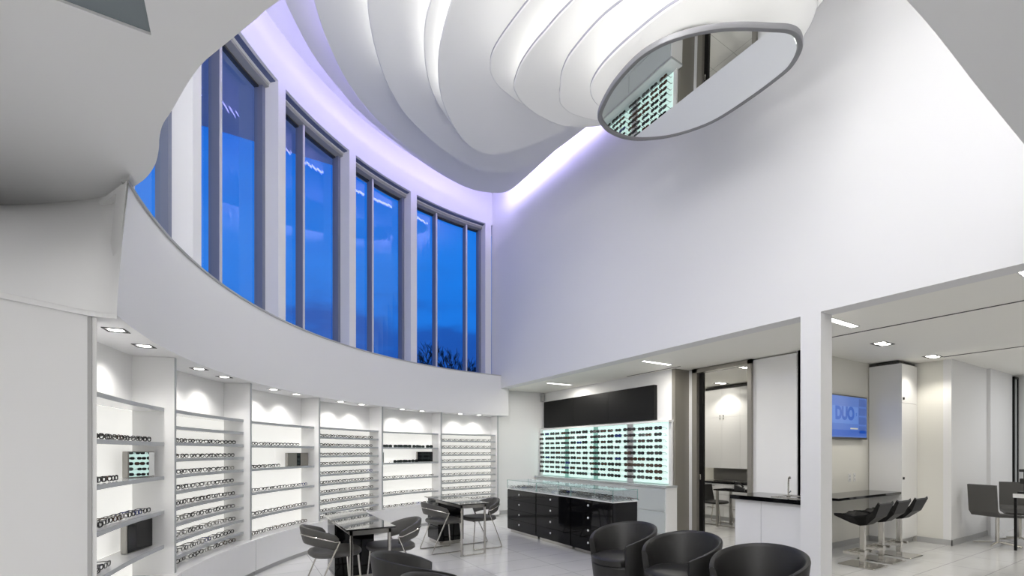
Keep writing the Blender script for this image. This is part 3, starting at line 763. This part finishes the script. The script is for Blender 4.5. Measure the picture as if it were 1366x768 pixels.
# ------------------------------------------------------------------ bar, TV, stools, tall cabinet
t = thing('bar_counter', 'black bar ledge fixed under the wall television', 'counter', (7.08, 3.08, 0.82))
MB().box(0, 2.055, 0, 0.445, 0, 0.035).build('bar_top', BLACKG, t)
MB().box(0.0, 2.05, 0.40, 0.44, -0.08, 0).build('support_rail', TRIM, t)
t = thing('television', 'flat wall television with a blue screen above the bar', 'television', (8.33, 3.53, 2.04))
MB().bbox(-0.61, 0.61, -0.06, -0.001, -0.345, 0.345, 0.004).build('casing', BLACKP, t)
s_ = MB().box(-0.585, 0.585, -0.062, -0.0605, -0.315, 0.325).build('screen', SCREEN, t)
MB().box(-0.585, 0.28, -0.064, -0.0622, -0.10, 0.17).build('screen_panel', SCREEN2, s_)
m = MB()
for q in range(4): m.box(0.315, 0.555, -0.064, -0.0622, 0.205-0.145*q-0.02, 0.205-0.145*q+0.10)
m.build('menu_tiles', SCREEN3, s_)
MB().box(-0.585, 0.555, -0.064, -0.0622, -0.295, -0.20).build('ticker_band', SCREENT, s_)
MB().box(0.02, 0.27, -0.066, -0.0642, -0.185, -0.165).build('caption_bar', SCREENY, s_)
def text(txt, size, m_, parent, loc, rot, name='lettering', bold=0.0):
    cu = bpy.data.curves.new(name, 'FONT'); cu.body = txt; cu.size = size; cu.extrude = 0.0008; cu.offset = bold
    cu.align_x = 'CENTER'; cu.align_y = 'CENTER'
    o = bpy.data.objects.new(name, cu); COL.objects.link(o)
    bpy.context.view_layer.update()
    me = bpy.data.meshes.new_from_object(o.evaluated_get(bpy.context.evaluated_depsgraph_get()))
    bpy.data.objects.remove(o)
    me.materials.clear(); me.materials.append(m_)
    o = bpy.data.objects.new(name, me); COL.objects.link(o); o.parent = parent; o.location = loc; o.rotation_euler = rot
    return o
text('DUO', 0.27, SCREENT, s_, (-0.16, -0.0655, 0.05), (PI/2, 0, 0), bold=0.014)
text('s', 0.11, SCREENT, s_, (0.22, -0.0655, 0.06), (PI/2, 0, 0))
for x, q in ((8.47, 'left'), (8.63, 'right')):
    t = thing('wall_outlet', '%s white wall outlet above the bar ledge' % q, 'outlet', (x, 3.53, 1.08), 0, 'outlets above the bar')
    MB().bbox(-0.04, 0.04, -0.008, -0.0005, -0.065, 0.065, 0.003).build('plate', LAM, t)
    m = MB(); m.box(-0.014, 0.014, -0.011, -0.008, 0.012, 0.04); m.box(-0.014, 0.014, -0.011, -0.008, -0.04, -0.012); m.build('socket', TRIM, t)
t = thing('tall_cabinet', 'floor-to-ceiling white cabinet at the end of the bar', 'cabinet', (9.14, 3.08, 0))
MB().box(0, 0.61, 0.015, 0.44, 0.09, 2.915).build('carcass', LAM, t)
MB().box(0.02, 0.61, 0.05, 0.44, 0.0, 0.09).build('plinth', TRIM, t)
MB().box(0.01, 0.61, 0.03, 0.44, 2.915, 2.95).build('shadow_gap', DARKLINE, t)
for z0, z1, zk in ((0.095, 2.28, 1.05), (2.285, 2.91, 2.33)):
    dr = MB().box(0.003, 0.607, -0.003, 0.015, z0, z1).build('door', LAM, t)
    MB().bbox(0.04, 0.055, -0.025, -0.003, zk, zk+0.04, 0.004).build('knob', BLACKP, dr)
def make_stool():
    t = thing('bar_stool', 'x', 'bar stool', (0,0,0))
    b = MB().bbox(-0.21, 0.21, -0.21, 0.21, 0, 0.012, 0.01).build('base_plate', CHROME, t)
    p = MB().bbox(-0.028, 0.028, -0.028, 0.028, 0.012, 0.54, 0.004).build('post', CHROME, t)
    p2 = MB().bbox(-0.036, 0.036, -0.036, 0.036, 0.13, 0.20, 0.004).build('collar', CHROME, t)
    m = MB(); m.box(-0.19, 0.19, 0.12, 0.15, 0.155, 0.185); m.box(-0.03, 0.03, 0.03, 0.12, 0.155, 0.185); m.box(-0.19, -0.15, -0.04, 0.12, 0.155, 0.185); m.box(0.15, 0.19, -0.04, 0.12, 0.155, 0.185)
    f = m.build('footrest', CHROME, t)
    # faceted bucket seat, open towards +y
    prof = [(0.25, 0.655, 0.19), (0.16, 0.630, 0.20), (0.02, 0.605, 0.20), (-0.12, 0.635, 0.20), (-0.19, 0.72, 0.205), (-0.25, 0.845, 0.20)]
    top_ = []; und = []
    for y, z, w in prof:
        top_.append([(-w-0.02, y, z+0.055 if -0.15 < y < 0.2 else z+0.02), (-w*0.75, y, z), (w*0.75, y, z), (w+0.02, y, z+0.055 if -0.15 < y < 0.2 else z+0.02)])
    low = [(0.25, 0.64, 0.19), (0.10, 0.56, 0.12), (0.0, 0.525, 0.08), (-0.08, 0.545, 0.10), (-0.20, 0.66, 0.17), (-0.265, 0.83, 0.20)]
    for (y, z, w), tp in zip(low, top_):
        und.append([(tp[0][0], tp[0][1], tp[0][2]-0.012), (-w, y, z), (w, y, z), (tp[3][0], tp[3][1], tp[3][2]-0.012)])
    secs = [a+list(reversed(c_)) for a, c_ in zip(top_, und)]
    s2 = MB().rings(secs, True, True).build('seat', BLACKM, t)
    return kids(t, b, p, p2, f, s2)
st = make_stool()
SX = [7.10, 7.67, 8.27]
st.location = (SX[0], 2.805, 0); st['label'] = 'black faceted bar stool nearest the white column'; st['group'] = 'black bar stools'
dup(st, (SX[1], 2.81, 0), 0, 'middle black faceted bar stool of the row of three')
dup(st, (SX[2], 2.815, 0), 0, 'black faceted bar stool farthest along, beside the tall cabinet')

# ------------------------------------------------------------------ lights in the low ceilings
def slot(x0, x1, y, label, en=19):
    t = thing('linear_light', label, 'ceiling light', ((x0+x1)/2, y, CZ), 0, 'linear slot lights')
    w = (x1-x0)/2
    MB().box(-w, w, -0.035, 0.035, -0.004, 0.0).build('diffuser', LAMP, t)
    m = MB(); m.prism([(-w-.012,-.047),(w+.012,-.047),(w+.012,.047),(-w-.012,.047)], -0.006, 0.0, [[(-w,-.035),(w,-.035),(w,.035),(-w,.035)]]); m.build('frame', WHITE, t)
    L = bpy.data.lights.new('slot', 'AREA'); L.shape = 'RECTANGLE'; L.size = x1-x0; L.size_y = 0.07; L.energy = en; L.color = (1, 0.96, 0.88)
    lo = bpy.data.objects.new('slot_lamp', L); COL.objects.link(lo); lo.location = ((x0+x1)/2, y, CZ-0.02)
slot(5.75, 6.38, 8.06, 'linear slot light over the far end of the black counters')
slot(5.69, 6.33, 5.30, 'linear slot light nearest the glass sliding door')
slot(5.62, 6.27, 2.555, 'linear slot light just right of the white column', 7)
slot(5.50, 6.15, 1.05, 'linear slot light cut off by the right edge', 5)
def twin(x, y, label, e=40):
    t = thing('twin_downlight', label, 'ceiling light', (x, y, CZ), 0, 'twin square downlights')
    m = MB(); m.prism([(-.16,-.085),(.16,-.085),(.16,.085),(-.16,.085)], -0.005, 0.0, [[(-.145,-.07),(-.01,-.07),(-.01,.07),(-.145,.07)], [(.01,-.07),(.145,-.07),(.145,.07),(.01,.07)]]); m.build('frame', BLACKM, t)
    for q in (-0.078, 0.078):
        l_ = MB().lathe([(0.052, -0.004), (0.06, -0.001)], 20).build('lamp', LAMP, t); l_.location = (q, 0, 0)
    L = bpy.data.lights.new('twin', 'SPOT'); L.energy = e; L.spot_size = R_(120); L.spot_blend = 0.6; L.shadow_soft_size = 0.06; L.color = (1, 0.95, 0.85)
    lo = bpy.data.objects.new('twin_lamp', L); COL.objects.link(lo); lo.location = (x, y, CZ-0.03)
twin(7.60, 2.77, 'twin recessed downlight over the bar stools', 42)
twin(9.29, 2.74, 'twin recessed downlight in front of the tall cabinet', 34)
twin(7.62, 4.80, 'twin recessed downlight just inside the sliding door', 40)
twin(9.0, 6.18, 'twin recessed downlight over the white wall cupboards', 36)
t = thing('wall_sensor', 'small grey sensor in the corner above the black panel', 'sensor', (6.63, 9.50, 2.83))
MB().bbox(-0.045, 0.045, -0.03, 0.05, -0.08, 0.08, 0.012).build('casing', TRIM, t)
MB().lathe([(0.02,-0.004),(0.018,0.0)], 14).build('lens', BLACKP, t).location = (0, -0.01, -0.08)

# ------------------------------------------------------------------ exam room seen through the door
t = thing('wall_cupboards', 'tall white wall cupboards under the ceiling in the room beyond the door', 'cupboard', (9.3, 3.7, 1.13))
MB().box(0.015, 0.35, 0, 3.1, 0, 1.765).build('carcass', LAM, t)
MB().box(0.03, 0.35, 0, 3.1, 1.765, 1.82).build('shadow_gap', DARKLINE, t)
for q in range(7):
    y0, y1 = 3.1-0.44*(q+1)+0.002, 3.1-0.44*q-0.002
    for z0, z1, zk in ((0.0, 1.13, 1.10), (1.135, 1.76, 1.165)):
        dr = MB().box(0.0, 0.015, y0, y1, z0, z1).build('door', LAM, t)
        kb = MB().lathe([(0.006,0),(0.014,0.006),(0.013,0.02)], 10).build('knob', STEEL, dr)
        kb.location = (0.0, (y0+0.04) if q % 2 == 0 else (y1-0.04), zk); kb.rotation_euler = (0, -PI/2, 0)
t = thing('base_cabinet', 'white drawer base cabinet with black worktop below the wall cupboards', 'cabinet', (9.1, 3.7, 0))
MB().box(0.02, 0.52, 0, 3.1, 0.08, 0.80).build('carcass', LAM, t)
MB().box(0.05, 0.52, 0, 3.1, 0, 0.08).build('plinth', TRIM, t)
MB().box(-0.02, 0.52, 0, 3.12, 0.80, 0.84).build('worktop', BLACKG, t)
for q in range(5):
    for z0 in (0.09, 0.33, 0.57):
        dr = MB().box(0, 0.02, 3.1-0.62*(q+1)+0.004, 3.1-0.62*q, z0, z0+0.225).build('drawer', LAM, t)
        MB().box(-0.012, 0, 3.1-0.62*q-0.40, 3.1-0.62*q-0.22, z0+0.17, z0+0.18).build('pull', STEEL, dr)
MB().box(9.63, 9.648, 3.7, 6.8, 0.85, 1.13).build('splashback', SPLASH)
bpy.data.objects['splashback'].name = 'wall_splashback'; struct(bpy.data.objects['wall_splashback'])
t = thing('exam_table', 'small black-topped table with grey legs in the room beyond the door', 'table', (8.2, 4.6, 0))
MB().box(0, 0.55, 0, 1.2, 0.725, 0.75).build('tabletop', BLACKG, t)
for x, y in ((0.04, 1.13), (0.48, 1.13), (0.04, 0.05), (0.48, 0.05)): MB().box(x, x+0.04, y, y+0.04, 0, 0.725).build('leg', STEEL, t)
MB().box(0.045, 0.075, 0.05, 1.15, 0.02, 0.045).build('foot_rail', STEEL, t)
t = thing('desk_telephone', 'black desk telephone on the table beyond the door', 'telephone', (8.42, 5.38, 0.7505), R_(30))
m = MB(); m.add([(-.10,-.09,0),(.10,-.09,0),(.10,.09,0),(-.10,.09,0),(-.10,-.09,.03),(.10,-.09,.03),(.10,.09,.10),(-.10,.09,.10)], [(0,3,2,1),(4,5,6,7),(0,1,5,4),(1,2,6,5),(2,3,7,6),(3,0,4,7)]); m.build('body', BLACKP, t)
MB().tube([(-0.07,-0.07,0.06),(-0.075,-0.04,0.105),(-0.075,0.05,0.165),(-0.07,0.09,0.15)], [0.022,0.016,0.016,0.024], 8).build('handset', BLACKP, t, smooth=True)
MB().box(0.0, 0.08, 0.02, 0.085, 0.10, 0.17).build('display', BLACKP, t)
def make_exam_chair():
    t = thing('visitor_chair', 'x', 'chair', (0,0,0))
    rows_ = []
    for z, s2 in ((0.42,0.9),(0.43,1.0),(0.46,1.0),(0.475,0.9)):
        rows_.append([(0.22*s2*math.copysign(abs(math.cos(2*PI*k/24))**0.6, math.cos(2*PI*k/24)), 0.22*s2*math.copysign(abs(math.sin(2*PI*k/24))**0.6, math.sin(2*PI*k/24)), z) for k in range(24)])
    a = MB().rings(rows_, True, True).build('seat', LEATHER, t, smooth=True)
    secs = []
    for k in range(9):
        f = k/8; y = -0.21+0.42*f; bow = 0.05*(1-(2*f-1)**2)
        secs.append([(-0.19-bow, y, 0.44), (-0.24-bow, y*1.05, 0.62), (-0.27-bow, y*1.05, 0.80), (-0.25-bow, y*1.05, 0.80), (-0.22-bow, y*1.05, 0.62), (-0.17-bow, y, 0.44)])
    b = MB().rings(secs, True, True).build('backrest', LEATHER, t, smooth=True)
    ks = [a, b]
    for sy in (-1, 1):
        ks.append(MB().tube([(-0.20,sy*0.2,0.43),(-0.26,sy*0.22,0.03),(-0.24,sy*0.22,0.01),(0.24,sy*0.22,0.01),(0.26,sy*0.22,0.03),(0.20,sy*0.2,0.43)], 0.01, 8).build('sled_leg', CHROME, t, smooth=True))
    return kids(t, *ks)
ec = make_exam_chair()
ec.location = (8.60, 6.02, 0); ec.rotation_euler = (0,0,R_(-90)); ec['label'] = 'dark chair with chrome sled legs at the table beyond the door'
dup(ec, (8.15, 6.35, 0), R_(-60), 'grey chair half hidden by the door frame beyond the door')

# ------------------------------------------------------------------ far right corner
t = thing('white_table', 'white table cut off by the right edge', 'table', (10.12, 1.1, 0))
MB().box(0, 0.9, 0, 0.95, 0.80, 0.86).build('tabletop', LAM, t)
for x, y in ((0.01, 0.91), (0.86, 0.91), (0.01, 0.02), (0.86, 0.02)): MB().box(x, x+0.03, y, y+0.03, 0, 0.80).build('leg', BLACKM, t)
t = thing('glass_panel', 'tall black-framed glass panel on the far wall at the right edge', 'glass panel', (12.80, 2.6, 0.63))
m = MB(); m.box(0.0, 0.05, -0.03, 0, 0.0, 2.31); m.box(0.0, 0.28, -0.03, 0, 2.27, 2.31); m.box(0.25, 0.28, -0.03, 0, 0.0, 2.31); m.build('frame', BLACKM, t)
MB().box(0.05, 0.25, -0.015, -0.005, 0, 2.27).build('pane', GREYDRAWER, t)
struct(MB().box(11.5, 13.2, 2.6, 2.7, 0, CZ).build('wall_far_right', WHITE))
def make_office_chair():
    t = thing('office_chair', 'x', 'chair', (0,0,0))
    secs = []
    for k in range(9):
        y = -0.20+0.40*k/8
        secs.append([(x, y, z) for x, z in ((-0.30,0.97),(-0.27,0.55),(-0.22,0.475),(0.24,0.455),(0.26,0.49),(-0.20,0.515),(-0.245,0.58),(-0.27,0.975))])
    a = MB().rings(secs, True, True).build('seat_shell', LEATHER2, t)
    p = MB().tube([(0,0,0.04),(0,0,0.47)], 0.025, 10).build('post', CHROME, t)
    ks = [a, p]
    for q in range(4):
        an = q*PI/2+0.4; ks.append(MB().tube([(0,0,0.06),(0.28*math.cos(an),0.28*math.sin(an),0.02)], 0.016, 8).build('foot', CHROME, t))
    return kids(t, *ks)
oc = make_office_chair(); oc.location = (10.42, 2.28, 0); oc.rotation_euler = (0,0,R_(-25)); oc['label'] = 'dark grey swivel chair with square back at the white table'
dup(oc, (11.25, 2.2, 0), R_(200), 'dark grey swivel chair partly cut off by the right edge')
t = thing('optical_instrument', 'small black optical instrument standing on the white table', 'instrument', (10.26, 1.95, 0.8605))
m = MB(); m.bbox(-0.07, 0.07, -0.07, 0.07, 0, 0.03, 0.01); m.tube([(0,0,0.03),(0,0,0.34)], 0.018, 8); m.build('stand', BLACKP, t)
m = MB(); m.bbox(-0.045, 0.045, -0.05, 0.05, 0.15, 0.23, 0.01); m.bbox(-0.03, 0.03, -0.06, 0.06, 0.33, 0.37, 0.01); m.build('head', BLACKP, t)

# ------------------------------------------------------------------ bare tree outside
def tree(loc, H, seed, label):
    rnd = random.Random(seed); m = MB()
    def br(p, d, l, r, lev):
        q = p+d*l; mid = p+d*l*0.5+Vector((rnd.uniform(-1,1), rnd.uniform(-1,1), 0))*l*0.06
        r = max(r, 0.013); m.tube([p, mid, q], [r, r*0.85, r*0.7], 5)
        if lev == 0: return
        for k in range(3):
            a = rnd.uniform(0, 2*PI); s_ = rnd.uniform(0.35, 0.85)
            dd = (d+Vector((math.cos(a)*s_, math.sin(a)*s_, rnd.uniform(-0.05, 0.25)))).normalized()
            br(q if k else mid.lerp(q, 0.6), dd, l*rnd.uniform(0.6, 0.8), r*0.55, lev-1)
    br(Vector((0,0,0)), Vector((0,0,1)), H*0.34, H*0.017, 6)
    o = m.build('bare_tree', BARK); o.location = loc
    tag(o, label, 'tree'); return o
def camdir(px, D, z=0):
    r = (px-683)/613; a, b = 0.8564, 0.5162
    return ((a*r+b)*D, (-b*r+a)*D, z)
tree(camdir(606, 24), 6.4, 3, 'bare leafless tree outside, left of the right window mullion')
tree(camdir(640, 27), 5.6, 8, 'smaller bare leafless tree outside by the right window jamb')

# ------------------------------------------------------------------ unseen fill lights added to brighten the hall and side rooms
def area_light(loc, sx, sy, e, col=(1, 0.98, 0.95), rot=(0,0,0)):
    L = bpy.data.lights.new('area', 'AREA'); L.shape = 'RECTANGLE'; L.size = sx; L.size_y = sy; L.energy = e; L.color = col
    o = bpy.data.objects.new('fill_light', L); COL.objects.link(o); o.location = loc; o.rotation_euler = rot  # added fill light with no visible fitting
    return o
area_light((2.2, -1.2, ZC-0.03), 3.0, 1.5, 6)
area_light((-1.8, -0.8, ZC-0.03), 1.6, 1.6, 115)
area_light((9.0, 0.2, CZ-0.03), 2.5, 1.5, 26, (1, 0.96, 0.88))
area_light((11.8, 0.6, CZ-0.03), 1.0, 2.0, 30, (0.97, 0.98, 1.0))
area_light((8.3, 7.0, CZ-0.03), 1.2, 1.2, 16, (1, 0.96, 0.86))
area_light((1.0, -2.5, 5.6), 4.0, 2.5, 4, (1, 0.99, 0.97), (R_(72), 0, R_(-25)))
area_light((1.6, -1.6, 3.6), 4.0, 2.5, 34, (1, 0.99, 0.97), (R_(150), 0, R_(0)))
area_light((-1.0, 1.2, 4.35), 2.5, 1.6, 250, (1, 0.99, 0.98), (R_(93), 0, R_(-42)))
area_light((-1.0, 1.2, 6.0), 2.5, 1.4, 150, (1, 0.99, 0.98), (R_(78), 0, R_(-46)))
area_light((-0.72, 2.5, 3.5), 0.6, 2.0, 34, (1, 0.99, 0.98), (R_(180), R_(-25), 0))
area_light((1.6, 1.1, 6.3), 3.0, 1.4, 52, (1, 0.985, 0.96), (R_(22), 0, R_(-10)))

# ------------------------------------------------------------------ sky
w = bpy.data.worlds.new('dusk'); bpy.context.scene.world = w; w.use_nodes = True
nt = w.node_tree; bg = nt.nodes['Background']
tc = nt.nodes.new('ShaderNodeTexCoord'); sp = nt.nodes.new('ShaderNodeSeparateXYZ'); cr = nt.nodes.new('ShaderNodeValToRGB')
nz = nt.nodes.new('ShaderNodeTexNoise'); nz.inputs['Scale'].default_value = 4.5; nz.inputs['Detail'].default_value = 6
mp = nt.nodes.new('ShaderNodeMapping'); mp.inputs['Scale'].default_value = (1, 1, 3.5)
ad = nt.nodes.new('ShaderNodeMath'); ad.operation = 'MULTIPLY_ADD'; ad.inputs[1].default_value = 0.30
su = nt.nodes.new('ShaderNodeMath'); su.operation = 'SUBTRACT'; su.inputs[1].default_value = 0.15
nt.links.new(tc.outputs['Generated'], sp.inputs[0]); nt.links.new(tc.outputs['Generated'], mp.inputs[0]); nt.links.new(mp.outputs[0], nz.inputs['Vector'])
nt.links.new(nz.outputs['Fac'], ad.inputs[0]); nt.links.new(sp.outputs['Z'], ad.inputs[2]); nt.links.new(ad.outputs[0], su.inputs[0]); nt.links.new(su.outputs[0], cr.inputs[0])
e = cr.color_ramp.elements
e[0].position = 0.0; e[0].color = (0.012, 0.06, 0.28, 1)
e[1].position = 1.0; e[1].color = (0.0, 0.05, 0.36, 1)
for pos, c_ in ((0.24, (0.012, 0.09, 0.40, 1)), (0.29, (0.012, 0.17, 0.64, 1)), (0.36, (0.012, 0.19, 0.70, 1)), (0.55, (0.0, 0.12, 0.60, 1)), (0.75, (0.0, 0.08, 0.46, 1))):
    q = e.new(pos); q.color = c_
nt.links.new(cr.outputs[0], bg.inputs['Color']); bg.inputs['Strength'].default_value = 1.1

# ------------------------------------------------------------------ camera
cam = bpy.data.cameras.new('camera'); co = bpy.data.objects.new('camera', cam); COL.objects.link(co)
co.location = (0, 0, 1.5); co.rotation_euler = (PI/2, 0, -math.atan2(0.5162, 0.8561))
cam.sensor_width = 36; cam.sensor_fit = 'HORIZONTAL'; cam.lens = 613/1366*36; cam.shift_y = 218/1366; cam.clip_start = 0.05; cam.clip_end = 300
sc = bpy.context.scene; sc.camera = co
sc.view_settings.view_transform = 'Standard'; sc.view_settings.look = 'None'; sc.view_settings.exposure = 0.08
sc.cycles.use_denoising = True; sc.cycles.max_bounces = 10; sc.cycles.diffuse_bounces = 6; sc.cycles.transparent_max_bounces = 12
sc.cycles.sample_clamp_indirect = 8; sc.cycles.caustics_reflective = False; sc.cycles.caustics_refractive = False
